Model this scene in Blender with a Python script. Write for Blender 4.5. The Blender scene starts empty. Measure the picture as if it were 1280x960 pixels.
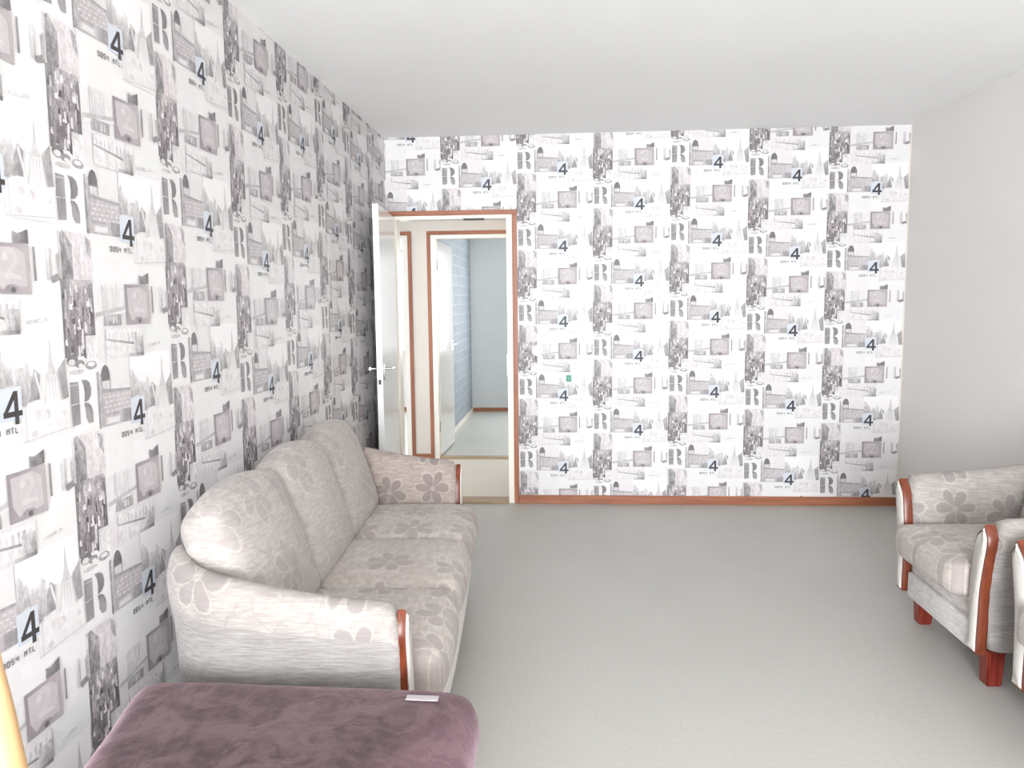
import bpy, bmesh, math, random
from mathutils import Vector, Matrix
C = bpy.context.scene.collection
SC = bpy.context.scene
rnd = random.Random(7)

# ------------------------------------------------------------------ camera, world, lamps, exposure
F_PX = 981.11
cam_d = bpy.data.cameras.new('camera'); cam = bpy.data.objects.new('camera', cam_d); C.objects.link(cam)
cam_d.sensor_width = 36.0; cam_d.lens = F_PX / 1280 * 36.0; cam_d.clip_start = 0.02
PI_, YA, RO = 0.1058, 0.0695, 0.0107                    # pitch down, yaw to the left, roll
def cam_axis(d):
    c, s = math.cos(YA), math.sin(YA); x = c*d[0]+s*d[1]; y = -s*d[0]+c*d[1]; z = d[2]
    c, s = math.cos(PI_), math.sin(PI_); y, z = c*y-s*z, s*y+c*z
    c, s = math.cos(RO), math.sin(RO); return (c*x-s*z, y, s*x+c*z)
ax = [cam_axis(e) for e in ((1,0,0),(0,1,0),(0,0,1))]
right = Vector([a[0] for a in ax]); fwd = Vector([a[1] for a in ax]); up = Vector([a[2] for a in ax])
M = Matrix.Identity(4)
for i in range(3):
    M[i][0] = right[i]; M[i][1] = up[i]; M[i][2] = -fwd[i]
M.translation = (1.2735, -5.579, 1.4651)
cam.matrix_world = M
SC.camera = cam

w = bpy.data.worlds.new('sky'); SC.world = w; w.use_nodes = True
w.node_tree.nodes['Background'].inputs[0].default_value = (0.78, 0.88, 1.0, 1)
w.node_tree.nodes['Background'].inputs[1].default_value = 1.2

def area(name, loc, rot, sx, sy, power, col=(1,1,1)):
    l = bpy.data.lights.new(name, 'AREA'); l.shape = 'RECTANGLE'; l.size = sx; l.size_y = sy
    l.energy = power; l.color = col
    o = bpy.data.objects.new(name, l); C.objects.link(o); o.location = loc; o.rotation_euler = rot
    return o
R90 = math.pi/2
area('rear_window_daylight', (1.15, -9.40, 1.35), (R90, 0, 0), 2.0, 2.2, 330, (0.90, 0.955, 1.0))       # shines to +y
area('blue_room_daylight', (1.45, 4.72, 1.45), (-R90, 0, 0), 1.2, 1.3, 32, (0.95, 0.98, 1.0))            # shines to -x
area('left_room_daylight', (-1.5, 4.66, 1.5), (-R90, 0, 0), 1.6, 1.5, 42, (0.97, 0.98, 1.0))            # shines to -y
area('hall_fill_light', (0.9, 0.85, 2.42), (0, 0, 0), 0.5, 0.4, 3, (1.0, 0.9, 0.8))  # fill light added to brighten the hall, without a fixture

vs = SC.view_settings
vs.view_transform = 'Standard'; vs.look = 'None'; vs.gamma = 1.0; vs.use_curve_mapping = False
vs.exposure = 0.90
SC.cycles.max_bounces = 10; SC.cycles.diffuse_bounces = 6
SC.cycles.sample_clamp_indirect = 8

# ------------------------------------------------------------------ helpers
def lin(c):
    c = max(0.0, min(1.0, c/255.0))
    return c/12.92 if c <= 0.04045 else ((c+0.055)/1.055)**2.4
def L3(r, g, b): return (lin(r), lin(g), lin(b), 1)

class N:
    """small wrapper for building node trees"""
    def __init__(s, name, rough=0.6, spec=0.3):
        s.m = bpy.data.materials.new(name); s.m.use_nodes = True
        s.t = s.m.node_tree; s.b = s.t.nodes['Principled BSDF']
        s.b.inputs['Roughness'].default_value = rough
        s.b.inputs['Specular IOR Level'].default_value = spec
    def put(s, sock, v):
        if isinstance(v, bpy.types.NodeSocket): s.t.links.new(v, sock)
        else:
            if sock.type == 'RGBA' and len(v) == 3: v = (*v, 1)
            sock.default_value = v
    def node(s, typ, **kw):
        n = s.t.nodes.new(typ)
        for k, v in kw.items(): setattr(n, k, v)
        return n
    def ma(s, op, a, b=0.0, c=0.0, clamp=False):
        n = s.node('ShaderNodeMath', operation=op, use_clamp=clamp)
        s.put(n.inputs[0], a); s.put(n.inputs[1], b); s.put(n.inputs[2], c); return n.outputs[0]
    def mix(s, f, a, b, blend='MIX'):
        n = s.node('ShaderNodeMix', data_type='RGBA', blend_type=blend)
        s.put(n.inputs[0], f); s.put(n.inputs[6], a); s.put(n.inputs[7], b); return n.outputs[2]
    def step(s, v, lo, hi):
        n = s.node('ShaderNodeMapRange', interpolation_type='SMOOTHSTEP')
        s.put(n.inputs[0], v); s.put(n.inputs[1], lo); s.put(n.inputs[2], hi); return n.outputs[0]
    def obj(s): return s.node('ShaderNodeTexCoord').outputs['Object']
    def sep(s, v):
        n = s.node('ShaderNodeSeparateXYZ'); s.put(n.inputs[0], v); return n.outputs
    def com(s, x, y, z=0.0):
        n = s.node('ShaderNodeCombineXYZ'); s.put(n.inputs[0], x); s.put(n.inputs[1], y); s.put(n.inputs[2], z); return n.outputs[0]
    def vm(s, op, a, b=(0,0,0), sc=None):
        n = s.node('ShaderNodeVectorMath', operation=op); s.put(n.inputs[0], a); s.put(n.inputs[1], b)
        if sc is not None: s.put(n.inputs[3], sc)
        return n.outputs[1] if op == 'LENGTH' else n.outputs[0]
    def noise(s, vec, scale, detail=3.0, rough=0.55, dist=0.0):
        n = s.node('ShaderNodeTexNoise'); s.put(n.inputs['Vector'], vec)
        n.inputs['Scale'].default_value = scale; n.inputs['Detail'].default_value = detail
        n.inputs['Roughness'].default_value = rough; n.inputs['Distortion'].default_value = dist
        return n.outputs[0]
    def bump(s, h, strength=0.3, dist=0.005):
        n = s.node('ShaderNodeBump'); n.inputs['Strength'].default_value = strength; n.inputs['Distance'].default_value = dist
        s.put(n.inputs['Height'], h); s.t.links.new(n.outputs[0], s.b.inputs['Normal'])
    def col(s, c): s.put(s.b.inputs['Base Color'], c); return s.m

def mat_plain(name, rgb, rough=0.6, spec=0.3, var=0.0, scale=4.0, metal=0.0):
    n = N(name, rough, spec); c = L3(*rgb); n.b.inputs['Metallic'].default_value = metal
    f = n.step(n.noise(n.obj(), scale, 4), 0.3, 0.7)
    d = tuple(x*(1-var) for x in c[:3]) + (1,)
    return n.col(n.mix(f, d, c))

def mat_wood(name, dark, light, axis=0, rough=0.42):
    n = N(name, rough, 0.35); p = n.sep(n.obj())
    s = [30.0, 30.0, 30.0]; s[axis] = 1.6
    v = n.com(n.ma('MULTIPLY', p[0], s[0]), n.ma('MULTIPLY', p[1], s[1]), n.ma('MULTIPLY', p[2], s[2]))
    f = n.step(n.noise(v, 1.6, 5, 0.6, 0.4), 0.3, 0.72)
    return n.col(n.mix(f, L3(*dark), L3(*light)))

def finish(name, bm, m, parent=None, smooth=True, angle=None):
    me = bpy.data.meshes.new(name); bm.normal_update(); bm.to_mesh(me); bm.free()
    for mm in (m if isinstance(m, (list, tuple)) else [m]): me.materials.append(mm)
    if smooth:
        for p in me.polygons: p.use_smooth = True
        if angle is not None: me.set_sharp_from_angle(angle=math.radians(angle))
    o = bpy.data.objects.new(name, me); C.objects.link(o)
    if parent: o.parent = parent
    return o
def thing(name, label, cat, loc=(0,0,0), rz=0.0, group=None):
    o = bpy.data.objects.new(name, None); C.objects.link(o); o.location = loc; o.rotation_euler = (0,0,rz)
    o.empty_display_size = 0.1
    o['label'] = label; o['category'] = cat
    if group: o['group'] = group
    return o
def structure(o, label=None):
    o['kind'] = 'structure'
    if label: o['label'] = label
    return o
def add_box(bm, x0, x1, y0, y1, z0, z1, bev=0.0, seg=2):
    r = bmesh.ops.create_cube(bm, size=1.0); vs_ = r['verts']
    for v in vs_:
        v.co = Vector(((x0+x1)/2+v.co.x*(x1-x0), (y0+y1)/2+v.co.y*(y1-y0), (z0+z1)/2+v.co.z*(z1-z0)))
    if bev > 0:
        es = list({e for v in vs_ for e in v.link_edges})
        bmesh.ops.bevel(bm, geom=es, offset=bev, segments=seg, affect='EDGES', profile=0.5)
    return bm
def box(x0, x1, y0, y1, z0, z1, bev=0.0, seg=2): return add_box(bmesh.new(), x0, x1, y0, y1, z0, z1, bev, seg)
def add_tube(bm, pts, rad, n=8, close=False, flat=1.0, upv=None):
    pts = [Vector(p) for p in pts]; rings = []
    K = len(pts)
    for i, p in enumerate(pts):
        a = pts[(i-1) % K] if (close or i > 0) else p; b = pts[(i+1) % K] if (close or i < K-1) else p
        t = (b-a).normalized(); u = Vector(upv) if upv else (Vector((0,0,1)) if abs(t.z) < 0.9 else Vector((0,1,0)))
        s = t.cross(u).normalized(); u = s.cross(t).normalized()
        r = rad[i] if isinstance(rad, (list, tuple)) else rad
        rings.append([bm.verts.new(p + s*math.cos(2*math.pi*k/n)*r + u*math.sin(2*math.pi*k/n)*r*flat) for k in range(n)])
    for i in range(K if close else K-1):
        A, B = rings[i], rings[(i+1) % K]
        for k in range(n): bm.faces.new((A[k], A[(k+1) % n], B[(k+1) % n], B[k]))
    if not close:
        bm.faces.new(rings[0][::-1]); bm.faces.new(rings[-1])
    return bm
def add_cyl(bm, c, axis, r, h, n=24, r2=None):
    """disc/cylinder centred at c along axis"""
    c = Vector(c); a = Vector(axis).normalized()
    q = a.to_track_quat('Z', 'Y').to_matrix().to_4x4(); q.translation = c
    bmesh.ops.create_cone(bm, cap_ends=True, segments=n, radius1=r, radius2=r if r2 is None else r2, depth=h, matrix=q)
    return bm
def cushion(hx, hy, hz, rad, nx=12, ny=12, nz=4, puff=(0,0,0), warp=None):
    """rounded, puffed box centred on the origin"""
    bm = bmesh.new(); grid = {}
    def pos(i, j, k):
        key = (i, j, k)
        if key in grid: return grid[key]
        a, b, c = 2*i/nx-1, 2*j/ny-1, 2*k/nz-1
        x, y, z = a*hx, b*hy, c*hz
        q = Vector((max(-hx+rad, min(hx-rad, x)), max(-hy+rad, min(hy-rad, y)), max(-hz+rad, min(hz-rad, z))))
        d = Vector((x, y, z))-q
        p = q + d.normalized()*rad if d.length > 1e-9 else Vector((x, y, z))
        fa, fb, fc = 1-a*a, 1-b*b, 1-c*c
        p.x += (1 if a > 0 else -1 if a < 0 else 0)*puff[0]*fb*fc*abs(a)**3
        p.y += (1 if b > 0 else -1 if b < 0 else 0)*puff[1]*fa*fc*abs(b)**3
        p.z += (1 if c > 0 else -1 if c < 0 else 0)*puff[2]*fa*fb*abs(c)
        if warp: p = warp(p, a, b, c)
        grid[key] = bm.verts.new(p); return grid[key]
    # non-uniform grid: denser at the rims so the rounding is smooth
    def quad(f, na, nb):
        for a in range(na):
            for b in range(nb): bm.faces.new((f(a, b), f(a+1, b), f(a+1, b+1), f(a, b+1)))
    quad(lambda a, b: pos(a, b, nz), nx, ny); quad(lambda a, b: pos(b, a, 0), ny, nx)
    quad(lambda a, b: pos(nx, a, b), ny, nz); quad(lambda a, b: pos(0, b, a), nz, ny)
    quad(lambda a, b: pos(b, ny, a), nz, nx); quad(lambda a, b: pos(a, 0, b), nx, nz)
    bmesh.ops.recalc_face_normals(bm, faces=bm.faces)
    return bm
def subdiv(o, lv=1):
    md = o.modifiers.new('smooth', 'SUBSURF'); md.levels = lv; md.render_levels = lv

# ------------------------------------------------------------------ materials of the shell
M_ceil = mat_plain('ceiling_paint', (243, 243, 242), 0.85, 0.1, 0.02, 1.2)
M_rwall = mat_plain('plain_light_wallpaper', (226, 223, 220), 0.8, 0.15, 0.03, 1.5)
M_white = mat_plain('white_door_paint', (232, 231, 228), 0.16, 0.5, 0.01)
M_jamb = mat_plain('cream_frame_paint', (236, 229, 217), 0.4, 0.4, 0.01)
M_hall = mat_plain('cream_hall_wallpaper', (214, 205, 194), 0.8, 0.2, 0.03)
M_wood = mat_wood('red_brown_trim_wood', (140, 86, 60), (166, 106, 78), 0)
M_woodv = mat_wood('red_brown_trim_wood_upright', (140, 86, 60), (166, 106, 78), 2)
M_thr = mat_wood('threshold_wood', (150, 122, 92), (180, 155, 122), 0)
M_metal = mat_plain('brushed_metal', (190, 190, 190), 0.25, 0.5, 0.1, 30, 1.0)
M_dark = mat_plain('dark_plate', (70, 66, 62), 0.5, 0.3, 0.1)
def floor_mat(name, a, b):
    n = N(name, 0.38, 0.35); o = n.obj()
    f = n.step(n.noise(o, 55, 5, 0.7), 0.35, 0.68); g = n.step(n.noise(o, 1.1, 3), 0.3, 0.7)
    c = n.mix(f, L3(*a), L3(*b)); c = n.mix(n.ma('MULTIPLY', g, 0.12), c, L3(a[0]-18, a[1]-18, a[2]-20))
    n.put(n.b.inputs['Roughness'], n.ma('ADD', 0.34, n.ma('MULTIPLY', g, 0.10)))
    n.bump(n.noise(o, 90, 2), 0.05, 0.001)
    return n.col(c)
M_floor = floor_mat('grey_green_vinyl', (179, 177, 171), (185, 183, 177))
M_floor2 = floor_mat('pale_vinyl', (186, 187, 182), (196, 197, 191))

def blue_paper():
    n = N('blue_grey_paper', 0.6, 0.3); p = n.sep(n.obj())
    br = n.node('ShaderNodeTexBrick'); n.put(br.inputs['Vector'], n.com(p[1], p[2]))
    br.inputs['Scale'].default_value = 1.0; br.inputs['Brick Width'].default_value = 0.32; br.inputs['Row Height'].default_value = 0.11
    br.inputs['Mortar Size'].default_value = 0.006
    br.inputs['Color1'].default_value = L3(150, 158, 166); br.inputs['Color2'].default_value = L3(162, 169, 176); br.inputs['Mortar'].default_value = L3(176, 186, 196)
    f = n.step(n.noise(n.com(n.ma('MULTIPLY', p[1], 3), n.ma('MULTIPLY', p[2], 18)), 3, 4), 0.35, 0.7)
    return n.col(n.mix(n.ma('MULTIPLY', f, 0.5), br.outputs[0], L3(140, 148, 158)))
M_blue = blue_paper()
M_grey = mat_plain('grey_room_paper', (206, 208, 208), 0.8, 0.2, 0.03)
M_sunroom = mat_plain('white_room_paper', (240, 240, 238), 0.8, 0.2, 0.01)

def paper_mat():
    n = N('collage_wallpaper', 0.46, 0.32)
    at = n.node('ShaderNodeAttribute', attribute_name='print'); c, g = at.outputs[0], at.outputs[3]
    o = n.obj(); p = n.sep(o)
    # photo-like grain inside the printed pictures: vertical streaks and blotches
    q = n.com(n.ma('MULTIPLY', n.ma('ADD', p[0], p[1]), 1.6), n.ma('MULTIPLY', p[2], 0.8), n.ma('MULTIPLY', n.ma('SUBTRACT', p[0], p[1]), 0.01))
    a = n.step(n.noise(q, 40, 5, 0.62, 0.4), 0.36, 0.66); b = n.step(n.noise(q, 140, 3, 0.6), 0.38, 0.64)
    v = n.ma('ADD', n.ma('MULTIPLY', a, 0.75), n.ma('MULTIPLY', b, 0.35))                                  # 0..1.1
    k = n.ma('SUBTRACT', v, 0.5); k = n.ma('MULTIPLY', k, n.ma('MULTIPLY', g, 1.05)); k = n.ma('ADD', 1.0, k)
    c2 = n.vm('SCALE', c, sc=n.ma('MULTIPLY', k, 0.83))
    c3 = n.mix(1.0, c2, (0.79, 0.787, 0.785, 1), 'DARKEN')
    n.bump(n.noise(o, 300, 2), 0.03, 0.0006)
    return n.col(c3)
M_paper = paper_mat()

# ------------------------------------------------------------------ wallpaper print: flat polygons with a colour per corner
WS, TP = 0.53, 0.5271
TILE = []
def P(pts, cols, g=0.0, fade=0.08):
    if not isinstance(cols[0], (list, tuple)): cols = [cols]*len(pts)
    cols = [tuple(x+(y-x)*(fade+0.26*max(0.0, min(1.0, (c[0]-150)/80))) for x, y in zip(c, (240, 237, 235))) for c in cols]
    TILE.append([(u, v, lin(c[0]), lin(c[1]), lin(c[2]), g*0.8) for (u, v), c in zip(pts, cols)])
def G(v, t=0): return (v+2+t*0.8, v-3-t*0.4, v-2)
def rect(u0, v0, u1, v1, top, bot=None, g=0.0, t=0):
    b = top if bot is None else bot
    P([(u0, v0), (u1, v0), (u1, v1), (u0, v1)], [G(top, t), G(top, t), G(b, t), G(b, t)], g)
def rect4(u0, v0, u1, v1, a, b, c, d, g=0.0, t=0):
    P([(u0, v0), (u1, v0), (u1, v1), (u0, v1)], [G(a, t), G(b, t), G(c, t), G(d, t)], g)
def ell(u, v, ru, rv, c, g=0.0, t=0, a0=0, a1=360, n=14):
    P([(u+ru*math.cos(math.radians(a0+(a1-a0)*k/n)), v-rv*math.sin(math.radians(a0+(a1-a0)*k/n))) for k in range(n if a1-a0 >= 360 else n+1)], G(c, t), g)
def line(u0, v0, u1, v1, wd, c, g=0.0):
    dx, dy = u1-u0, v1-v0; l = math.hypot(dx, dy); nx, ny = -dy/l*wd/2, dx/l*wd/2
    P([(u0+nx, v0+ny), (u1+nx, v1+ny), (u1-nx, v1-ny), (u0-nx, v0-ny)], G(c), g)
W_ = 241
# pale tinted fields of the collage
rect(0, -.05, .245, .25, 238, 240); rect(.26, .38, .54, .53, 232, 234, .05); rect(.54, .38, 1, .52, 240, 236)
rect(.26, .53, .54, .75, 226, 232, .12); rect(.80, .44, 1.0, .74, 238, 236, .03); rect(.26, .74, .70, .93, 226, 222, .10, 3)
# street photograph, upper pale half and dark crowded lower half
rect4(.0, .27, .27, .52, 206, 222, 214, 196, .35, 4)
P([(.02, .28), (.045, .265), (.11, .33), (.105, .50), (.02, .50)], [G(150), G(176), G(158), G(140), G(128)], .9)
rect4(.115, .30, .165, .50, 214, 206, 196, 206, .4, 6); rect4(.175, .30, .255, .50, 226, 216, 206, 210, .35, 4)
P([(.215, .28), (.255, .30), (.262, .40), (.225, .36)], G(170), .6)
rect4(.0, .50, .255, .88, 176, 168, 128, 120, 1.0, 3)
rect4(.0, .50, .075, .60, 134, 150, 160, 128, .7); rect4(.222, .52, .256, .83, 156, 138, 92, 108, .8)
rect4(.0, .60, .02, .86, 120, 140, 120, 92, .7)
for k in range(46):
    u = rnd.uniform(.01, .235); v = rnd.uniform(.52, .86); h = rnd.uniform(.02, .075); wd = rnd.uniform(.008, .028)
    dk = rnd.choice((86, 100, 116, 196, 216, 226, 130)) - int(20*(v-.52))
    P([(u, v), (u+wd*rnd.uniform(.5, 1), v-rnd.uniform(0, .012)), (u+wd, v+h), (u-wd*.2, v+h*rnd.uniform(.8, 1))], G(dk, rnd.choice((0, 3, 6))), .6)
rect4(.165, .78, .26, .95, 200, 224, 238, 226, .4)
ell(.05, .895, .045, .03, 120, .7); ell(.045, .905, .028, .016, 214, .3); ell(.105, .915, .04, .02, 150, .7); ell(.115, .925, .02, .010, 226)
ell(.20, .93, .05, .022, 160, .7); ell(.20, .925, .03, .012, 228); ell(.08, .955, .06, .012, 190, .5)
# stencil R
P([(.018, .0), (.085, .004), (.083, .110), (.016, .110)], [G(128), G(160), G(150), G(136)], .18)
P([(.016, .115), (.084, .112), (.082, .215), (.02, .219)], [G(142), G(134), G(156), G(150)], .18)
P([(.108, -.004), (.150, .0), (.176, .018), (.186, .05), (.180, .082), (.158, .104), (.124, .111), (.130, .07), (.126, .03)], [G(156)]+[G(134)]*4+[G(124)]*4, .18)
P([(.120, .116), (.150, .116), (.174, .132), (.188, .165), (.190, .20), (.186, .222), (.150, .222), (.130, .19), (.130, .15)], [G(126)]*4+[G(156)]*5, .18)
rect4(.018, .012, .083, .022, 170, 178, 178, 170)
# tower, domed lantern and brick house
rect(.37, -.09, .54, .07, 230, 224, .06, 2); rect4(.238, -.03, .258, .265, 130, 200, 170, 110, .8)
rect(.262, -.02, .275, .26, 206, 170, .6)
P([(.275, .018), (.278, -.02), (.292, -.05), (.315, -.064), (.338, -.05), (.352, -.02), (.355, .018)], G(112, 2), .35)
rect(.272, .018, .358, .024, 150); rect(.28, .024, .352, .08, 216, 208, .2); rect(.276, .024, .284, .08, 150); rect(.346, .024, .354, .08, 150); rect(.312, .03, .318, .08, 178)
rect4(.27, .08, .545, .262, 176, 190, 182, 172, .30, 4)
P([(.27, .058), (.36, .07), (.54, .082), (.54, .094), (.27, .084)], G(160), .3)
for i, v in enumerate((.105, .130, .155, .180)):
    for j in range(6):
        u = .285+j*.042+(i % 2)*.015; rect(u, v, u+.026, v+.010, 214 if (i+j) % 3 else 196, 205, .2)
rect(.285, .20, .42, .204, 150); rect(.30, .218, .42, .252, 208, 214, .2); rect(.315, .226, .405, .244, 224)
rect4(.45, .19, .545, .262, 168, 150, 140, 160, .5)
# trees and cathedral under a white sky
rect(.545, -.10, .985, .10, 250, 246)
P([(.545, .0), (.565, -.02), (.60, .02), (.625, .05), (.63, .13), (.545, .14)], [G(214), G(196), G(214), G(206), G(172), G(166)], .5)
rect4(.63, .06, .705, .23, 228, 206, 152, 160, .55)
P([(.70, .02), (.735, .05), (.745, .22), (.70, .22)], [G(226), G(214), G(178), G(170)], .4)
P([(.725, .215), (.765, .07), (.805, .10), (.79, .215)], [G(150), G(176), G(160), G(140)], .5)
P([(.93, .09), (.99, .04), (1.0, .23), (.96, .235)], [G(176), G(170), G(140), G(148)], .5)
P([(.852, .11), (.874, .04), (.886, -.075), (.898, .04), (.918, .11)], [G(206), G(196), G(186), G(204), G(200)], .25)
P([(.852, .11), (.918, .11), (.945, .25), (.825, .25)], [G(214), G(220), G(232), G(230)], .12)
for u in (.862, .885, .905): rect(u, .12, u+.006, .23, 190, 214)
P([(.80, .215), (.765, .09), (.775, .085), (.825, .25)], G(236))
rect4(.66, .24, 1.0, .40, 232, 236, 230, 224, .14, 1)
for k in range(10):
    u = rnd.uniform(.67, .97); ell(u, rnd.uniform(.27, .37), rnd.uniform(.015, .04), rnd.uniform(.01, .025), rnd.choice((204, 212, 222, 236)), .15, 3)
line(.66, .395, 1.0, .375, .006, 196, .1); line(.69, .23, .69, .39, .008, 206)
# blue card with the numeral 4
P([(.532, .14), (.672, .14), (.672, .285), (.532, .285)], [(210, 216, 226)]*2+[(200, 210, 225)]*2, .03)
K4 = G(58)
P([(.622, .158), (.648, .158), (.648, .305), (.622, .305)], K4)
P([(.622, .158), (.622, .196), (.578, .252), (.552, .252)], K4)
P([(.552, .246), (.672, .246), (.672, .270), (.552, .270)], K4)
# small stamped line of characters
GL = {'0': [(0,0,1,0),(1,0,1,2),(1,2,0,2),(0,2,0,0)], '5': [(1,0,0,0),(0,0,0,1),(0,1,1,1),(1,1,1,2),(1,2,0,2)], '4': [(0,0,0,1),(0,1,1,1),(1,0,1,2)],
      'M': [(0,2,0,0),(0,0,.5,1),(.5,1,1,0),(1,0,1,2)], 'T': [(0,0,1,0),(.5,0,.5,2)], 'L': [(0,0,0,2),(0,2,1,2)]}
u = .43
for ch in '0054 MTL':
    for a, b, c_, d in GL.get(ch, ()): line(u+a*.014, .318+b*.012, u+c_*.014, .318+d*.012+1e-5, .0065, 128)
    u += .027
# pale columned building
rect4(.33, .52, .45, .69, 214, 220, 214, 206, .25); rect(.345, .535, .352, .68, 190); rect(.37, .535, .377, .68, 196); rect(.42, .535, .428, .68, 194)
P([(.26, .665), (.55, .630), (.55, .650), (.26, .69)], G(184), .3); P([(.26, .69), (.55, .650), (.55, .665), (.26, .712)], G(226))
rect4(.33, .675, .49, .735, 180, 170, 152, 166, .6); rect(.41, .69, .425, .725, 214); rect(.44, .69, .45, .725, 210)
# old picture of a numeral 2
P([(.69, .46), (.725, .47), (.79, .445), (.79, .51), (.69, .512)], [G(150), G(140), G(106), G(112), G(132)], .6)
rect4(.54, .515, .79, .735, 142, 172, 168, 148, .14, 5)
P([(.56, .535), (.70, .53), (.76, .56), (.765, .70), (.60, .715), (.565, .66)], G(186, 5), .12)
def arc2(cx, cy, r, a0, a1, wd, c, n=9):
    for k in range(n):
        A, B = math.radians(a0+(a1-a0)*k/n), math.radians(a0+(a1-a0)*(k+1)/n)
        P([(cx+(r+wd)*math.cos(A), cy-(r+wd)*math.sin(A)), (cx+(r+wd)*math.cos(B), cy-(r+wd)*math.sin(B)), (cx+(r-wd)*math.cos(B), cy-(r-wd)*math.sin(B)), (cx+(r-wd)*math.cos(A), cy-(r-wd)*math.sin(A))], G(c, 4))
arc2(.665, .580, .034, 175, -40, .013, 196); ell(.632, .575, .018, .018, 206)
P([(.676, .598), (.704, .604), (.655, .655), (.625, .650)], G(194, 4)); P([(.625, .645), (.66, .640), (.725, .655), (.73, .67), (.66, .668), (.618, .672)], G(200, 4))
ell(.665, .712, .045, .02, 150, .3, 5); ell(.672, .717, .016, .013, 96, .2)
rect(.815, .52, .828, .675, 150, 128, .3)
rect4(.905, .52, .935, .67, 232, 190, 150, 210, .3); P([(.925, .655), (.985, .635), (1.0, .665), (.94, .682)], G(140), .6); P([(.975, .55), (1.0, .53), (1.0, .65), (.985, .65)], G(178), .5)
# bridge photograph
rect4(.33, .755, .695, .91, 232, 230, 212, 220, .3, 2); P([(.33, .80), (.695, .845), (.695, .858), (.33, .813)], [G(178), G(128), G(128), G(178)], .3)
for k in range(9):
    u = .36+k*.036; rect(u, .772+rnd.uniform(-.006, .012), u+rnd.uniform(.01, .022), .80+k*.005, rnd.choice((176, 196, 206)), 200, .4)
for k in range(7):
    u = .37+k*.035; ell(u, .865+rnd.uniform(-.01, .015), .014, .014, rnd.choice((232, 212, 222)), .3)
rect4(.60, .80, .695, .905, 206, 178, 140, 190, .6); P([(.55, .893), (.695, .893), (.695, .912), (.55, .912)], [G(190), G(112), G(112), G(190)], .4)
P([(.735, .855), (.87, .842), (.88, .856), (.735, .868)], G(214), .7); rect(.33, .755, .338, .80, 176)
del u

def clip(poly, ax_, lim, keep_less):
    out = []
    for i in range(len(poly)):
        a, b = poly[i], poly[(i+1) % len(poly)]
        ia = (a[ax_] <= lim) if keep_less else (a[ax_] >= lim); ib = (b[ax_] <= lim) if keep_less else (b[ax_] >= lim)
        if ia: out.append(a)
        if ia != ib:
            t = (lim-a[ax_])/(b[ax_]-a[ax_]); out.append(tuple(a[j]+t*(b[j]-a[j]) for j in range(6)))
    return out
def strip(name, wall, start, phase, windows, parent):
    """one hung length of wallpaper; wall 'left' runs along +y on x=0, 'back' along +x on y=0. windows: (s0, s1, z0, z1) along the wall"""
    verts, faces, cols = [], [], []
    def emit(poly, lev):
        i0 = len(verts)
        for s, z, r, g, b, gr in poly:
            d = 0.0006 + lev*1.6e-5
            verts.append((d, s-start, z-phase) if wall == 'left' else (s-start, -d, z-phase)); cols.append((r, g, b, gr))
        idx = list(range(i0, len(verts)))
        faces.append(idx)
    pap = (lin(236), lin(234), lin(233), 0.0)
    for (s0, s1, z0, z1) in windows:
        emit([(s0, z0, *pap), (s1, z0, *pap), (s1, z1, *pap), (s0, z1, *pap)], 0)
        for k in range(int((phase-z1)/TP)-2, int((phase-z0)/TP)+3):
            for li, pl in enumerate(TILE):
                pp = [(start+a*WS, phase-(b+k)*TP, *r) for a, b, *r in pl]
                for ax_, lim, less in ((0, s0, False), (0, s1, True), (1, z0, False), (1, z1, True)):
                    pp = clip(pp, ax_, lim, less)
                    if len(pp) < 3: break
                if len(pp) >= 3: emit(pp, li+1)
    # every polygon faces into the room
    fl = []
    for f in faces:
        s_ = [verts[i][1] if wall == 'left' else verts[i][0] for i in f]; z_ = [verts[i][2] for i in f]
        ar = sum(s_[i]*z_[(i+1) % len(f)]-s_[(i+1) % len(f)]*z_[i] for i in range(len(f)))
        fl.append(f if ar > 0 else f[::-1])
    me = bpy.data.meshes.new(name); me.from_pydata(verts, [], fl)
    ca = me.color_attributes.new('print', 'FLOAT_COLOR', 'POINT')
    ca.data.foreach_set('color', [x for c in cols for x in c])
    me.materials.append(M_paper)
    o = bpy.data.objects.new(name, me); C.objects.link(o); o.parent = parent
    o.location = (0, start, phase) if wall == 'left' else (start, 0, phase)
    return o

# ------------------------------------------------------------------ room shell
H, RW, YR = 2.608, 3.591, -9.5
o = structure(finish('floor', box(-0.1, RW+0.1, YR-0.1, 0.06, -0.1, 0.0), M_floor, smooth=False), 'grey green vinyl floor of the living room')
structure(finish('ceiling', box(-0.1, RW+0.1, YR-0.1, 0.12, H, H+0.12), M_ceil, smooth=False), 'plain off-white ceiling')
wl = structure(finish('wall_left', box(-0.12, 0, YR-0.1, 0, 0, H), M_rwall, smooth=False), 'wall covered in grey collage wallpaper behind the sofa')
wr = structure(finish('wall_right', box(RW, RW+0.12, YR-0.1, 0.12, 0, H), M_rwall, smooth=False), 'plain light grey wall behind the armchairs')
DX0, DX1, DZ = 0.02, 0.93, 2.10        # outer edges of the casing
OX0, OX1, OZ = 0.045, 0.897, 2.072     # rough opening
bm = bmesh.new(); add_box(bm, OX1, RW, 0, 0.12, 0, H); add_box(bm, -0.12, OX1, 0, 0.12, OZ, H); add_box(bm, -0.12, OX0, 0, 0.12, 0, OZ)
wb = structure(finish('wall_back', bm, M_hall, smooth=False), 'far wall covered in grey collage wallpaper around the doorway')
bm = bmesh.new(); WX0, WX1, WZ0, WZ1 = 0.10, 2.20, 0.2, 2.5
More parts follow.
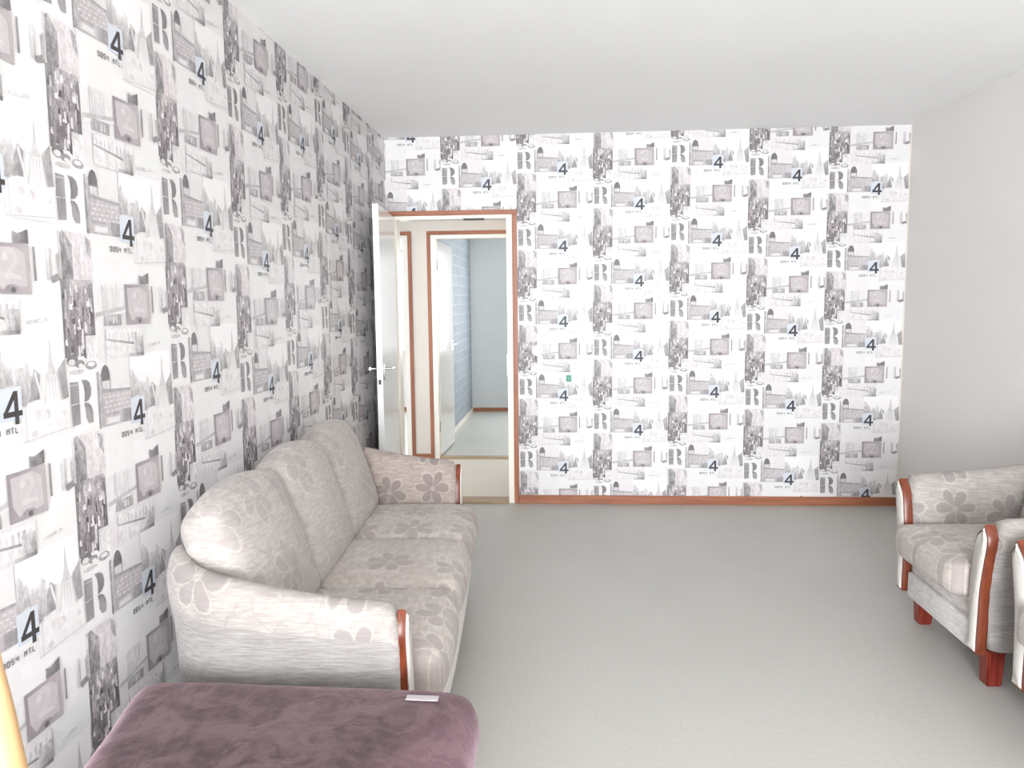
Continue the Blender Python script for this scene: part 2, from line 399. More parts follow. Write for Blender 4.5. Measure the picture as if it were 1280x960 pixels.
add_box(bm, 0, WX0, YR-0.12, YR, 0, H); add_box(bm, WX1, RW, YR-0.12, YR, 0, H); add_box(bm, WX0, WX1, YR-0.12, YR, 0, WZ0); add_box(bm, WX0, WX1, YR-0.12, YR, WZ1, H)
structure(finish('wall_rear', bm, M_rwall, smooth=False), 'plain wall with a wide window')
win = structure(bpy.data.objects.new('window_1', None), 'wide white framed window'); C.objects.link(win)
bm = bmesh.new()
for x in (WX0, (WX0+WX1)/2-0.03, WX1-0.06): add_box(bm, x, x+0.06, YR-0.09, YR-0.03, WZ0, WZ1)
for z in (WZ0, WZ1-0.06): add_box(bm, WX0, WX1, YR-0.088, YR-0.032, z, z+0.06)
finish('window_frame', bm, M_white, win, False)
g = N('window_glass', 0.02, 0.5); tr = g.node('ShaderNodeBsdfTransparent'); mx = g.node('ShaderNodeMixShader'); mx.inputs[0].default_value = 0.92
g.t.links.new(g.b.outputs[0], mx.inputs[1]); g.t.links.new(tr.outputs[0], mx.inputs[2]); g.t.links.new(mx.outputs[0], g.t.nodes['Material Output'].inputs[0])
for x in (WX0+0.06, (WX0+WX1)/2+0.03): finish('pane', box(x, x+0.96, YR-0.064, YR-0.058, WZ0+0.06, WZ1-0.06), g.m, win, False)

# wallpaper lengths: where the print starts on each length was read off the wall
LY0 = -3.657-0.0095
lphase = {-11: 2.1, -10: 1.84, -9: 2.12, -8: 1.88, -7: 2.16, -6: 1.95, -5: 2.2, -4: 1.93, -3: 2.17, -2: 1.90, -1: 1.353, 0: 1.7952, 1: 2.392, 2: 2.287, 3: 2.348, 4: 2.4993, 5: 2.4499, 6: 2.5405}
for s, ph in lphase.items():
    y0, y1 = LY0+WS*s, min(LY0+WS*(s+1), 0.0)
    if y1 > YR: strip('wallpaper_strip', 'left', LY0+WS*s, ph, [(max(y0, YR), y1, 0.0, H)], wl)
FX0 = 0.4109-0.0095
fphase = {-1: 2.46+0.515*TP, 0: 2.3942, 1: 2.4892, 2: 2.241, 3: 2.5111, 4: 2.4126, 5: 2.3109}
for s, ph in fphase.items():
    x0, x1 = max(FX0+WS*s, 0.0), min(FX0+WS*(s+1), RW)
    wnd = [(x0, x1, 0.0, H)]
    if s == -1: wnd = [(x0, 0.022, 0.0, H), (0.022, x1, DZ-0.01, H)]
    if s == 0: wnd = [(x0, x1, DZ-0.01, H)]
    strip('wallpaper_strip', 'back', FX0+WS*s, ph, wnd, wb)

# skirting boards
structure(finish('baseboard_back', box(DX1, RW-0.012, -0.013, 0, 0, 0.062, 0.003), M_wood, smooth=False), 'red-brown wooden skirting under the patterned far wall')
mw_y = mat_wood('red_brown_trim_wood_lengthwise', (140, 86, 60), (166, 106, 78), 1)
structure(finish('baseboard_right', box(RW-0.013, RW, YR, 0, 0, 0.062, 0.003), mw_y, smooth=False), 'red-brown wooden skirting along the plain wall')
structure(finish('baseboard_left', box(0, 0.013, YR, -0.013, 0, 0.062, 0.003), mw_y, smooth=False), 'red-brown wooden skirting under the patterned wall')

# ------------------------------------------------------------------ doorway in the back wall
def casing(name, x0, x1, y, top, wd, parent, th=0.012, sill=False):
    bm = bmesh.new()
    add_box(bm, x0, x0+wd, y-th, y, 0, top-wd, 0.002); f1 = finish('side_casing', bm, M_woodv, parent, False)
    f2 = finish('side_casing', box(x1-wd, x1, y-th, y, 0, top-wd, 0.002), M_woodv, parent, False)
    f3 = finish('head_casing', box(x0, x1, y-th, y, top-wd, top, 0.002), M_wood, parent, False)
d1 = structure(bpy.data.objects.new('door_1', None), 'open white door with its red-brown cased frame'); C.objects.link(d1)
casing('c', DX0, DX1, 0, DZ, 0.034, d1)
JW = 0.042
bm = bmesh.new(); add_box(bm, OX0, OX0+0.03, 0.0, 0.12, 0.0, OZ); add_box(bm, OX1-JW, OX1, -0.002, 0.05, 0.0, OZ, 0.002); add_box(bm, OX1-JW+0.012, OX1, 0.05, 0.12, 0.0, OZ)
finish('door_jamb', bm, M_jamb, d1, False)
finish('head_jamb', box(OX0+0.03, OX1-JW, 0.0, 0.12, OZ-0.03, OZ), M_jamb, d1, False)
finish('latch_plate', box(0.555, 0.700, -0.004, 0.03, OZ-0.040, OZ-0.028), M_dark, d1, False)
bm = bmesh.new()
for x0 in (OX0,): add_box(bm, OX0+0.03, OX1-JW, -0.02, 0.12, 0.0, 0.018, 0.005)
finish('threshold', bm, M_thr, d1, False)
bm = bmesh.new()
for z in (0.25, 1.7): add_box(bm, OX1-JW-0.003, OX1-JW, 0.005, 0.03, z, z+0.07)
finish('strike_plate', box(OX1-JW-0.003, OX1-JW+0.001, 0.008, 0.028, 0.93, 1.08), M_metal, d1, False)
bm.free()
# leaf swung into the room: hinge at (0.083, -0.01), opened 86 degrees
LW, LH, LT = 0.80, 2.045, 0.037
leaf = bpy.data.objects.new('door_leaf', None); C.objects.link(leaf); leaf.parent = d1
leaf.location = (0.066, -0.014, 0.012); leaf.rotation_euler = (0, 0, math.radians(-90+5.4))
# local: x along the leaf, y=0 face looks into the doorway (+x world), body goes to -y
bm = box(0, LW, -LT, 0, 0, LH, 0.002); finish('door_panel', bm, M_white, leaf, False)
def lever(parent, x, z, side):
    y = 0.0 if side > 0 else -LT
    bm = bmesh.new(); add_box(bm, x-0.014, x+0.014, min(y, y+side*0.007), max(y, y+side*0.007), z-0.07, z+0.03, 0.003)
    add_tube(bm, [(x, y, z), (x, y+side*0.045, z)], 0.0085, 10)
    add_tube(bm, [(x+0.004, y+side*0.045, z), (x-0.03, y+side*0.05, z), (x-0.115, y+side*0.05, z-0.002)], [0.0095, 0.009, 0.008], 10)
    return finish('door_handle', bm, M_metal, parent, True, 40)
lever(leaf, LW-0.045, 1.04, 1); lever(leaf, LW-0.045, 1.04, -1)
bm = bmesh.new(); add_box(bm, LW-0.001, LW+0.0015, -LT+0.008, -0.008, 0.90, 1.08); finish('lock_plate', bm, M_jamb, leaf, False)
finish('latch_bolt', box(LW, LW+0.009, -LT+0.011, -0.011, 0.945, 0.975, 0.002), M_dark, leaf, False)

# ------------------------------------------------------------------ hall and the two rooms beyond
HY, HT = 1.60, 0.09
structure(finish('floor', box(-2.6, 2.6, 0.06, HY+HT, -0.1, 0.0), floor_mat('cream_hall_vinyl', (214, 204, 190), (224, 215, 202)), smooth=False), 'cream vinyl hall floor')
structure(finish('floor', box(-2.6, 2.6, HY+HT, 4.85, -0.1, 0.0), M_floor2, smooth=False), 'pale grey vinyl floor of the rooms beyond the hall')
structure(finish('ceiling', box(-2.6, 2.6, 0.12, 4.85, 2.5, 2.6), M_ceil, smooth=False), 'off-white ceiling beyond the doorway')
AX0, AX1 = -1.03, -0.135            # left opening, outer casing edges
BX0, BX1 = 0.008, 0.95              # right opening
CW = 0.036; HZ = 2.10
bm = bmesh.new()
add_box(bm, -2.6, AX0+CW, HY, HY+HT, 0, 2.5); add_box(bm, AX1-CW, BX0+CW, HY, HY+HT, 0, 2.5); add_box(bm, BX1-CW, 2.6, HY, HY+HT, 0, 2.5)
add_box(bm, AX0+CW, AX1-CW, HY, HY+HT, HZ-CW, 2.5); add_box(bm, BX0+CW, BX1-CW, HY, HY+HT, HZ-CW, 2.5)
structure(finish('wall_hall', bm, M_hall, smooth=False), 'cream hall wall with two doorways')
structure(finish('wall_hall_left', box(-2.6, -2.5, 0.12, 4.85, 0, 2.5), M_sunroom, smooth=False), 'outer wall beyond the hall')
structure(finish('wall_hall_right', box(2.5, 2.6, 0.12, 4.85, 0, 2.5), M_grey, smooth=False), 'outer wall of the blue-grey room')
structure(finish('wall_beyond', box(0.0, 2.5, 4.75, 4.85, 0, 2.5), M_grey, smooth=False), 'pale grey end wall of the room beyond the hall')
structure(finish('wall_bright', box(-2.5, 0.0, 4.75, 4.85, 0, 2.5), M_sunroom, smooth=False), 'bright white end wall seen through the left hall doorway')
structure(finish('wall_blue', box(-0.08, 0.02, HY+HT, 4.75, 0, 2.5), [M_blue], smooth=False), 'blue-grey brick patterned wall inside the room beyond the hall')
for k, (xa, xb) in enumerate(((0.82, 2.08), (-2.32, -0.68))):
    wn_ = structure(bpy.data.objects.new('window_%d' % (k+2), None), 'white framed window of a room beyond the hall'); C.objects.link(wn_)
    bm = bmesh.new(); add_box(bm, xa-0.03, xa+0.03, 4.69, 4.75, 0.75, 2.2); add_box(bm, xb-0.03, xb+0.03, 4.69, 4.75, 0.75, 2.2)
    add_box(bm, xa+0.03, xb-0.03, 4.69, 4.75, 0.75, 0.81); add_box(bm, xa+0.03, xb-0.03, 4.69, 4.75, 2.14, 2.2)
    finish('window_frame', bm, M_white, wn_, False)
structure(finish('baseboard_beyond', box(0.02, 2.5, 4.737, 4.75, 0, 0.05), M_wood, smooth=False), 'red-brown skirting at the end of the far room')
structure(finish('baseboard_blue', box(0.02, 0.032, HY+HT+0.03, 4.737, 0, 0.05), M_jamb, smooth=False), 'white skirting under the blue-grey wall')
structure(finish('baseboard_bright', box(-2.5, -0.08, 4.737, 4.75, 0, 0.06), M_wood, smooth=False), 'brown skirting seen through the left hall doorway')
structure(finish('baseboard_hall', box(AX1, BX0, HY-0.013, HY, 0, 0.045), M_wood, smooth=False), 'short red-brown skirting between the two hall doorways')
for nm, X0, X1, lab in (('door_2', AX0, AX1, 'cased hall doorway into the bright room'), ('door_3', BX0, BX1, 'cased hall doorway into the blue-grey room with its white door open')):
    d = structure(bpy.data.objects.new(nm, None), lab); C.objects.link(d)
    casing('c', X0, X1, HY, HZ, CW-0.004, d)
    bm = bmesh.new(); J = 0.045
    add_box(bm, X0+CW, X0+CW+J, HY-0.004, HY+HT, 0, HZ-CW); add_box(bm, X1-CW-J, X1-CW, HY-0.004, HY+HT, 0, HZ-CW)
    finish('door_jamb', bm, M_jamb, d, False)
    finish('head_jamb', box(X0+CW+J, X1-CW-J, HY-0.004, HY+HT, HZ-CW-0.03, HZ-CW), M_jamb, d, False)
    finish('threshold', box(X0+CW+J, X1-CW-J, HY-0.01, HY+HT, 0, 0.014, 0.004), M_thr, d, False)
    if nm == 'door_3':
        lf = bpy.data.objects.new('door_leaf', None); C.objects.link(lf); lf.parent = d
        lf.location = (X0+CW+J+0.006, HY+HT-0.005, 0.016); lf.rotation_euler = (0, 0, math.radians(88.5))
        finish('door_panel', box(0, 0.76, 0, 0.037, 0, 2.0, 0.002), M_white, lf, False)
        bm = bmesh.new(); add_tube(bm, [(0.71, 0, 1.02), (0.71, -0.045, 1.02)], 0.009, 10); add_tube(bm, [(0.712, -0.045, 1.02), (0.60, -0.048, 1.02)], 0.009, 10)
        add_box(bm, 0.695, 0.725, -0.006, 0, 0.95, 1.05)
        finish('door_handle', bm, M_metal, lf, True, 40)
        bm = bmesh.new()
        for z in (0.25, 1.75): add_tube(bm, [(X0+CW+J-0.004, HY+0.05, z), (X0+CW+J-0.004, HY+0.05, z+0.09)], 0.009, 8)
        finish('hinge', bm, M_metal, d, True, 40)

# ------------------------------------------------------------------ small things on the far wall
M_plastic = mat_plain('white_plastic', (238, 238, 236), 0.35, 0.5)
t = thing('wall_cover', 'round white plastic cover plate on the patterned wall beside the doorway', 'cover plate', (1.070, -0.0035, 1.111))
bm = bmesh.new(); add_cyl(bm, (0, -0.006, 0), (0, -1, 0), 0.042, 0.012, 32, 0.038); finish('plate', bm, M_plastic, t, True, 30)
finish('slot', box(-0.014, 0.014, -0.0135, -0.011, 0.004, 0.007), mat_plain('grey_slot', (150, 150, 150)), t, False)
M_green = mat_plain('green_plastic', (86, 150, 124), 0.5, 0.3)
t = thing('wall_hook', 'tiny green square hook stuck on the patterned far wall', 'hook', (1.291, -0.0035, 0.91))
bm = bmesh.new(); add_box(bm, -0.019, 0.019, -0.004, 0, -0.024, 0.024, 0.0015); finish('backplate', bm, M_green, t, False)
bm = bmesh.new(); add_tube(bm, [(0, -0.004, 0.008), (0, -0.014, -0.004), (0, -0.017, -0.012), (0, -0.013, -0.014)], 0.004, 8); finish('peg', bm, mat_plain('pale_green_peg', (170, 196, 186), 0.4), t, True)

# ------------------------------------------------------------------ upholstery
def chenille(n, o, along):
    p = n.sep(o); s = [26.0, 26.0, 26.0]; s[along] = 11.0; s[2] = 95.0
    v = n.com(n.ma('MULTIPLY', p[0], s[0]), n.ma('MULTIPLY', p[1], s[1]), n.ma('MULTIPLY', p[2], s[2]))
    return n.step(n.noise(v, 1.6, 5, 0.65), 0.33, 0.70)
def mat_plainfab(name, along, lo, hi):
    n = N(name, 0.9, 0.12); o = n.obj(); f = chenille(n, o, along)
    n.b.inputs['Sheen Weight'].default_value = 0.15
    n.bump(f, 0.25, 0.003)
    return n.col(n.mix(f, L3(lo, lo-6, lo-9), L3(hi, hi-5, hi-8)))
def mat_floral(name, a, b, along, size=0.25, seed=0.0, base=(168, 162, 158), petal=(138, 130, 128), dens=0.30, amt=0.7):
    n = N(name, 0.88, 0.14); o = n.obj(); p = n.sep(o)
    n.b.inputs['Sheen Weight'].default_value = 0.15
    P2 = n.com(n.ma('ADD', p[a], 7.13+seed), n.ma('ADD', p[b], 3.37+seed*1.7))
    wob = n.node('ShaderNodeTexNoise'); n.put(wob.inputs['Vector'], P2); wob.inputs['Scale'].default_value = 9
    Pw = n.vm('ADD', P2, n.vm('SCALE', n.vm('SUBTRACT', wob.outputs[1], (0.5, 0.5, 0.5)), sc=0.035))
    q = n.vm('DIVIDE', Pw, (size, size, 1))
    cell = n.vm('FLOOR', q); fr = n.vm('SUBTRACT', n.vm('FRACTION', q), (0.5, 0.5, 0))
    wn = n.node('ShaderNodeTexWhiteNoise', noise_dimensions='2D'); n.put(wn.inputs['Vector'], cell)
    j = n.sep(wn.outputs['Color'])
    fs = n.sep(fr)
    x = n.ma('SUBTRACT', fs[0], n.ma('MULTIPLY', n.ma('SUBTRACT', j[0], 0.5), 0.22)); y = n.ma('SUBTRACT', fs[1], n.ma('MULTIPLY', n.ma('SUBTRACT', j[1], 0.5), 0.22))
    r = n.ma('SQRT', n.ma('ADD', n.ma('MULTIPLY', x, x), n.ma('MULTIPLY', y, y)))
    th = n.ma('ADD', n.ma('ARCTAN2', y, x), n.ma('MULTIPLY', j[2], 6.28))
    pet = n.ma('ABSOLUTE', n.ma('COSINE', n.ma('MULTIPLY', th, 3.0)))
    rim = n.ma('MULTIPLY', 0.40, n.ma('POWER', pet, 0.38))
    edge = n.ma('SUBTRACT', rim, r)
    inside = n.ma('MULTIPLY', n.step(edge, 0.0, 0.03), n.step(r, 0.05, 0.075))
    inside = n.ma('MULTIPLY', inside, n.step(pet, 0.12, 0.28))
    line_ = n.ma('MULTIPLY', n.step(edge, -0.05, -0.02), n.ma('SUBTRACT', 1.0, n.step(edge, -0.02, 0.0)))
    on = n.ma('GREATER_THAN', wn.outputs[0], dens)
    # scrolling vines between the flowers
    vn = n.noise(P2, 6.5, 1.0, 0.4, 1.6); vine = n.ma('SUBTRACT', 1.0, n.step(n.ma('ABSOLUTE', n.ma('SUBTRACT', vn, 0.5)), 0.008, 0.028))
    leafn = n.step(n.noise(P2, 13, 1.0, 0.3, 0.8), 0.62, 0.66)
    ch = chenille(n, o, along)
    patch = n.step(n.noise(o, 3.1, 3), 0.35, 0.68)
    c = n.mix(ch, L3(base[0]-16, base[1]-17, base[2]-18), L3(base[0]+8, base[1]+7, base[2]+6))
    c = n.mix(n.ma('MULTIPLY', patch, 0.35), c, L3(base[0]-16, base[1]-20, base[2]-22))
    c = n.mix(n.ma('MULTIPLY', leafn, 0.22), c, L3(petal[0]+8, petal[1]+4, petal[2]-4))
    c = n.mix(n.ma('MULTIPLY', vine, 0.30), c, L3(petal[0], petal[1]-2, petal[2]-4))
    c = n.mix(n.ma('MULTIPLY', n.ma('MULTIPLY', inside, on), amt), c, L3(*petal))
    c = n.mix(n.ma('MULTIPLY', n.ma('MULTIPLY', line_, on), 0.35), c, L3(200, 194, 188))
    n.bump(n.ma('ADD', ch, n.ma('MULTIPLY', inside, 0.8)), 0.22, 0.003)
    return n.col(c)
F_side = mat_plainfab('chenille_plain_darkened', 0, 140, 163)  # plain fabric, colour darkened to tone down the window light on it
F_front = mat_plainfab('chenille_plain_crosswise_lightened', 1, 192, 220)  # same fabric as F_side, colour lightened for fronts the window misses
F_arm = mat_floral('floral_chenille_arm', 0, 2, 0, 0.21, 0.0)
F_arm_dark = mat_floral('floral_chenille_arm_darker', 0, 2, 0, 0.21, 0.0, base=(168, 156, 150), petal=(128, 116, 114), dens=0.30)  # browner base and darker petals, used on the far sofa arm
F_seat = mat_floral('floral_chenille_seat', 0, 1, 1, 0.24, 0.41, base=(184, 176, 171), petal=(152, 142, 138), dens=0.35)
F_back = mat_floral('floral_chenille_back', 1, 2, 1, 0.24, 0.83, base=(178, 172, 168), petal=(148, 140, 138), dens=0.5, amt=0.42)
M_pipe = mat_wood('mahogany_trim', (88, 40, 25), (126, 63, 40), 2, 0.3)
M_leg = mat_wood('mahogany_leg', (96, 30, 22), (136, 56, 42), 2, 0.3)
M_cream = mat_plain('cream_panel_fabric', (204, 199, 193), 0.9, 0.1, 0.06, 60)

# arm section: list of (w, z); w grows outward from the inner face of the arm, split where the floral cover begins
def arm_sec(zs, hs, flare=1.0, z0=0.10):
    """outside bottom -> roll -> inside bottom; zs lifts the roll"""
    base = [(.085, z0), (.088, .20), (.094, .32), (.106, .42), (.128*flare, .50), (.150*flare, .555), (.152*flare, .60), (.132*flare, .632), (.095*flare, .642), (.055, .628), (.022, .59), (.004, .53), (0, .44), (0, .30), (0, z0)]
    out = []
    for w_, z in base:
        if z > .40: z = .40+(z-.40)*hs
        out.append((w_, z))
    return out
def sweep(stations, closed_caps=True, plain_upto=5, mats=(0, 1)):
    """stations: list of (origin(x,y), outward dir(x,y), section)"""
    bm = bmesh.new(); rings = []
    for (ox, oy), (nx, ny), sec in stations:
        rings.append([bm.verts.new((ox+nx*w_, oy+ny*w_, z)) for w_, z in sec])
    K = len(rings[0])
    for a, b in zip(rings[:-1], rings[1:]):
        for k in range(K-1):
            f = bm.faces.new((a[k], a[k+1], b[k+1], b[k])); f.material_index = mats[0] if k < plain_upto else mats[1]
        f = bm.faces.new((a[K-1], a[0], b[0], b[K-1])); f.material_index = mats[0]
    if closed_caps:
        f = bm.faces.new(rings[0]); f.material_index = mats[0]; f = bm.faces.new(rings[-1][::-1]); f.material_index = mats[0]
    bmesh.ops.recalc_face_normals(bm, faces=bm.faces)
    return bm

def front_panel(parent, x, y_in, side, hs, z0, flare=1.0, band=0.036):
    """cream tongue on the front end of an arm with a wooden bead round it. side=-1: arm lies towards -y"""
    sec = arm_sec(0, hs, flare, z0)
    cx = 0.058
    pts = []
    for w_, z in sec:
        ww = cx+(w_-cx)*0.74
        pts.append((ww, z0+(z-z0)*0.985))
    bm = bmesh.new()
    # slim tongue: outer edge follows the arm, inner edge is tighter and tapers to the foot
    n = 14; outer = []; inner = []
    top_w, top_z = 0.088*flare, (.40+.245*hs)
    def edge(t, s):       # t 0 foot .. 1 top
        z = z0+0.01+(top_z-z0-0.05)*t
        c = 0.048 + 0.046*flare*max(0, (t-.45)/.55)**1.5
        hw = 0.026+0.016*t
        if t > .80: hw *= math.sqrt(max(0, 1-((t-.80)/.20)**2))*0.92+0.08
        return (c+s*hw, z)
    ts = [i/n for i in range(n+1)]
    loop = [edge(t, 1) for t in ts]+[(edge(1, 1)[0]*.5+edge(1, -1)[0]*.5, edge(1, 1)[1]+0.006)]+[edge(t, -1) for t in reversed(ts)]
    cxm = sum(p[0] for p in loop)/len(loop)
    def ring(bm, d, xx):
        out = []
        for i, (w_, z) in enumerate(loop):
            w0, z0_ = loop[i-1]; w1, z1 = loop[(i+1) % len(loop)]
            tx, tz = w1-w0, z1-z0_; l = math.hypot(tx, tz) or 1
            out.append(bm.verts.new((xx, y_in+side*(w_+tz/l*d), z-tx/l*d)))
        return out
    def bridge(bm, A, B):
        for i in range(len(A)):
            j = (i+1) % len(A); bm.faces.new((A[i], A[j], B[j], B[i]))
    r0 = ring(bm, -0.004, x+0.010); r1 = ring(bm, -0.004, x+0.022); r2 = ring(bm, -0.010, x+0.027)
    bridge(bm, r0, r1); bridge(bm, r1, r2); bm.faces.new(r2); bm.faces.new(r0[::-1])
    bmesh.ops.recalc_face_normals(bm, faces=bm.faces)
    pan = finish('front_panel', bm, M_cream, parent, True, 40)
    bm = bmesh.new()
    o0 = ring(bm, 0.007, x+0.020-band); o1 = ring(bm, 0.008, x+0.012); o2 = ring(bm, 0.004, x+0.020); o3 = ring(bm, -0.004, x+0.020); o4 = ring(bm, -0.004, x+0.020-band)
    for A, B in ((o0, o1), (o1, o2), (o2, o3), (o3, o4), (o4, o0)): bridge(bm, A, B)
    bmesh.ops.recalc_face_normals(bm, faces=bm.faces)
    finish('wooden_band', bm, M_pipe, pan, True, 50)
    return pan

def add_leg(parent, x, y, h, w0=0.034, w1=0.028):
    bm = bmesh.new(); a = [bm.verts.new((x+s*w1, y+q*w1, 0)) for s, q in ((-1,-1),(1,-1),(1,1),(-1,1))]; b = [bm.verts.new((x+s*w0, y+q*w0, h)) for s, q in ((-1,-1),(1,-1),(1,1),(-1,1))]
    bm.faces.new(a[::-1]); bm.faces.new(b)
    for i in range(4): bm.faces.new((a[i], a[(i+1) % 4], b[(i+1) % 4], b[i]))
    bmesh.ops.bevel(bm, geom=list(bm.edges), offset=0.005, segments=2, affect='EDGES')
    return finish('leg', bm, M_leg, parent, True, 40)

def seat_group(t, L, AD, seats, arm_hs, back_hs, z0, seat_top, back_z, cushD, leg_x, bw_in=0.10, flare=1.0, cush_h=0.15, back_lean=0.28, bc_h=0.46, bc_t=0.17, back_arc=True, seat_front=0.06, far_arm=None, band=0.036, crad=0.05):
    """local: x depth (0 back .. AD arm fronts), y length, z up"""
    # arms, sweeping round the back corners into the back
    def arm(side):
        yi = bw_in if side < 0 else L-bw_in
        st = [((AD*1.0, yi), (0, side), arm_sec(0, arm_hs, flare, z0))]
        for i in range(1, 9):
            t_ = i/8; x = AD+(0.20-AD)*t_
            hs = arm_hs+(back_hs-arm_hs)*0.55*t_**1.6
            st.append(((x, yi), (0, side), arm_sec(0, hs, flare, z0)))
        for k in range(1, 6):
            a = math.radians(90*k/5); cx, cy = 0.20, yi-side*0.10; rx = 0.115
            st.append(((cx-rx*math.sin(a), cy+side*0.10*math.cos(a)), (-math.sin(a), side*math.cos(a)), arm_sec(0, arm_hs+(back_hs-arm_hs)*(0.55+0.45*k/5), flare*(1-0.25*k/5), z0)))
        bm = sweep(st)
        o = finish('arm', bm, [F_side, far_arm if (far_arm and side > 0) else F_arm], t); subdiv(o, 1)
        front_panel(t, AD-(0.014 if band < 0.03 else 0.0), yi, side, arm_hs, z0, flare, band)
    arm(-1); arm(1)
    st = []
    for i in range(9):
        y = bw_in+0.10+(L-2*bw_in-0.20)*i/8
        e = 1+0.10*math.sin(math.pi*i/8) if back_arc else 1
        st.append(((0.085, y), (-1, 0), arm_sec(0, back_hs*e, flare*0.75, z0)))
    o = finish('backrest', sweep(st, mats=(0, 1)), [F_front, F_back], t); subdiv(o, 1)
    # base with front rail
    rail_top = seat_top-cush_h+0.02
    bm = box(0.05, AD-0.01, bw_in+0.002, L-bw_in-0.002, z0+0.005, rail_top, 0.012)
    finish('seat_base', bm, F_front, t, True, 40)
    yw = (L-2*bw_in)/seats
    for i in range(seats):
        yc = bw_in+yw*(i+0.5)
        dep = AD+seat_front-0.16
        def warp(p, a, b, c):
            if a > 0 and c < 0: pass
            return p
        bm = cushion(dep/2, yw/2-0.003, cush_h/2, crad, 16, 12, 6, (0.02, 0.004, 0.022))
        bmesh.ops.translate(bm, verts=bm.verts, vec=(0.16+dep/2, yc, seat_top-cush_h/2-0.015))
        o = finish('seat_cushion', bm, F_seat, t); subdiv(o, 1)
    return yw

# --- sofa against the patterned wall
sofa = thing('sofa', 'long beige floral chenille sofa with wood-trimmed arms against the patterned wall', 'sofa', (0.152, -3.590, 0), math.radians(3.2))
SL, SD = 1.92, 0.68
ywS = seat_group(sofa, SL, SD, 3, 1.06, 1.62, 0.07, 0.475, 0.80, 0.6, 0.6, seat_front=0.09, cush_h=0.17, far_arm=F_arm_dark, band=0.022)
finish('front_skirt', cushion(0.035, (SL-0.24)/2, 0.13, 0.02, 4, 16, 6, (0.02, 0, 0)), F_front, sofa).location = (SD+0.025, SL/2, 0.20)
for i in range(3):
    yc = 0.10+ywS*(i+0.5)
    bm = cushion(0.075, ywS/2+0.008, 0.25, 0.05, 6, 12, 12, (0.035, 0.0, 0.02))
    for v in bm.verts:                                     # crown the top edge
        q = v.co.y/(ywS/2)
        if v.co.z > 0: v.co.z -= 0.03*q*q*(v.co.z/0.245)
    Rm = Matrix.Rotation(math.radians(-19), 4, 'Y')
    bmesh.ops.transform(bm, verts=bm.verts, matrix=Matrix.Translation((0.150, yc, 0.455+0.205)) @ Rm)
    o = finish('back_cushion', bm, F_back, sofa); subdiv(o, 1)
for x in (0.10, SD-0.08):
    for y in (0.14, SL-0.14): add_leg(sofa, x, y, 0.08)

# --- armchairs by the plain wall (face -x): local x depth maps to -x world
def armchair(loc, rz, label):
    t = thing('armchair', label, 'armchair', loc, rz, 'floral armchairs by the plain wall')
    AL, AD = 0.82, 0.74
    seat_group(t, AL, AD, 1, 1.10, 1.5, 0.14, 0.485, 0.8, 0.6, 0.6, bw_in=0.135, seat_front=0.08, cush_h=0.145, crad=0.032)
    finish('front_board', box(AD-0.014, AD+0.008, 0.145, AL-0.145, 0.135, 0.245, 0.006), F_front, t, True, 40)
    bm = cushion(0.09, 0.27, 0.23, 0.055, 6, 12, 12, (0.04, 0, 0.02))
    bmesh.ops.transform(bm, verts=bm.verts, matrix=Matrix.Translation((0.165, AL/2, 0.45+0.215)) @ Matrix.Rotation(math.radians(-17), 4, 'Y'))
    o = finish('back_cushion', bm, F_back, t); subdiv(o, 1)
    for x in (0.09, AD-0.075):
        for y in (0.125, AL-0.125): add_leg(t, x, y, 0.145)
    return t
ac = armchair((2.80+0.74, -1.925, 0), math.pi, 'beige floral armchair with mahogany trim and legs, the one farther from the camera')
def dup(root, loc, rz, label):
    r = root.copy(); C.objects.link(r); r.location = loc; r.rotation_euler = (0, 0, rz); r['label'] = label
    for ch in list(root.children):
        c = ch.copy(); C.objects.link(c); c.parent = r
        for g_ in ch.children:
            d = g_.copy(); C.objects.link(d); d.parent = c
    return r
dup(ac, (2.811+0.74, -1.925-0.925, 0), math.pi, 'beige floral armchair cut off by the photo edge, in front of the other armchair')

# --- ottoman with a plush mauve top
def plush():
    n = N('mauve_plush', 0.95, 0.05); o = n.obj()
    n.b.inputs['Sheen Weight'].default_value = 0.5; n.b.inputs['Sheen Roughness'].default_value = 0.4
    n.b.inputs['Sheen Tint'].default_value = L3(226, 196, 206)
    a = n.step(n.noise(o, 8.0, 5, 0.62, 1.2), 0.38, 0.64); b = n.step(n.noise(o, 34, 4, 0.65), 0.35, 0.68); f = n.noise(o, 260, 2)
    p = n.sep(o)
    rim = n.step(n.ma('ADD', p[0], n.ma('MULTIPLY', p[1], -0.35)), 0.18, 0.46)
    c = n.mix(a, L3(58, 47, 46), L3(94, 77, 77)); c = n.mix(n.ma('MULTIPLY', b, 0.35), c, L3(104, 86, 88))
    blot = n.ma('MULTIPLY', rim, n.step(n.noise(o, 26, 4, 0.65, 0.8), 0.50, 0.56))
    c = n.mix(n.ma('MULTIPLY', blot, 0.8), c, L3(66, 42, 47)); c = n.mix(n.ma('MULTIPLY', rim, 0.42), c, L3(142, 108, 120))
    n.bump(n.ma('ADD', n.ma('MULTIPLY', a, 1.0), n.ma('MULTIPLY', f, 0.25)), 0.25, 0.006)
    return n.col(c)
M_plush = plush()
M_plush2 = mat_plain('mauve_side_cloth', (128, 92, 96), 0.95, 0.05, 0.3, 14)
ott = thing('ottoman', 'mauve plush ottoman with a soft rounded top in front of the sofa', 'ottoman', (0.585, -4.11, 0), math.radians(-1.5))
bm = cushion(0.455, 0.46, 0.085, 0.07, 28, 28, 8, (0.012, 0.012, 0.018))
import mathutils.noise as mnoise
def taper_left(bm):                       # the cushion narrows a little on the wall side towards the front
    for v in bm.verts: v.co.x += 0.24*(0.40-v.co.y)*max(0.0, min(1.0, (0.455-v.co.x)/0.91))
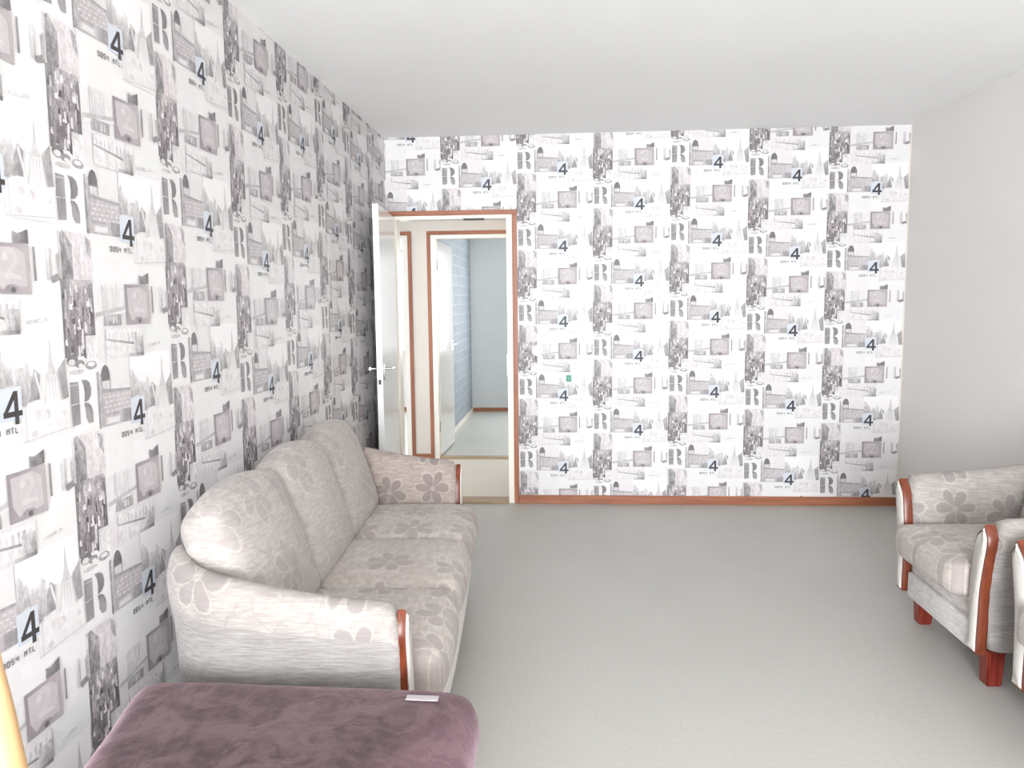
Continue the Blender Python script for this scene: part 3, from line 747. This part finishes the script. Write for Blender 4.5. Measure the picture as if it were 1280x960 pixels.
for v in bm.verts:
    k = mnoise.noise(v.co*7.0)*0.006 + mnoise.noise(v.co*17.0)*0.004*(2.0 if v.co.x > 0.36 else 0.6)
    v.co += v.co.normalized()*k
taper_left(bm)
bmesh.ops.translate(bm, verts=bm.verts, vec=(0, 0, 0.402))
o = finish('plush_top', bm, M_plush, ott); subdiv(o, 1)
bm = cushion(0.425, 0.43, 0.14, 0.03, 14, 14, 6, (0.004, 0.004, 0)); taper_left(bm)
finish('box_base', bm, M_plush2, ott).location = (0, 0, 0.185)
tagm = mat_plain('white_care_label', (176, 168, 170), 0.7, 0.1)
lb = finish('care_label', box(-0.040, 0.040, -0.012, 0.012, 0, 0.0025, 0.001), tagm, ott, False); lb.location = (0.325, 0.350, 0.4985)
for x, y in ((-0.32, 0.36), (0.36, 0.36), (-0.14, -0.36), (0.36, -0.36)): add_leg(ott, x, y, 0.05, 0.03, 0.026)

# --- light wooden chair whose back post just enters the picture at the left
M_blond = mat_wood('blond_wood', (180, 144, 102), (200, 166, 124), 2, 0.4)
ch = thing('wooden_chair', 'blond wooden chair whose back post stands at the left edge beside the patterned wall', 'chair', (0.834, -4.96, 0))
for y in (-0.19, 0.19):
    bm = bmesh.new()
    add_tube(bm, [(-0.20, y, 0), (-0.18, y, 0.25), (-0.17, y, 0.45), (-0.175, y, 0.62), (-0.190, y, 0.85), (-0.210, y, 1.0), (-0.228, y, 1.12)], [0.016, 0.018, 0.019, 0.019, 0.019, 0.018, 0.015], 12)
    finish('back_post', bm, M_blond, ch)
    bm = bmesh.new(); add_tube(bm, [(0.19, y, 0), (0.185, y, 0.42)], [0.015, 0.018], 10); finish('leg', bm, M_blond, ch)
o = finish('seat', cushion(0.20, 0.205, 0.016, 0.014, 10, 10, 4), M_blond, ch); o.location = (0.01, 0, 0.436)
for z, x in ((0.66, -0.178), (0.83, -0.188), (1.0, -0.210)):
    bm = bmesh.new(); add_box(bm, x-0.009, x+0.009, -0.18, 0.18, z-0.03, z+0.03, 0.005); finish('slat', bm, M_blond, ch, True, 40)
for a, b in (((-0.175, -0.19, 0.2), (0.188, -0.19, 0.2)), ((-0.175, 0.19, 0.2), (0.188, 0.19, 0.2)), ((0.188, -0.19, 0.28), (0.188, 0.19, 0.28))):
    bm = bmesh.new(); add_tube(bm, [a, b], 0.010, 10); finish('stretcher', bm, M_blond, ch)
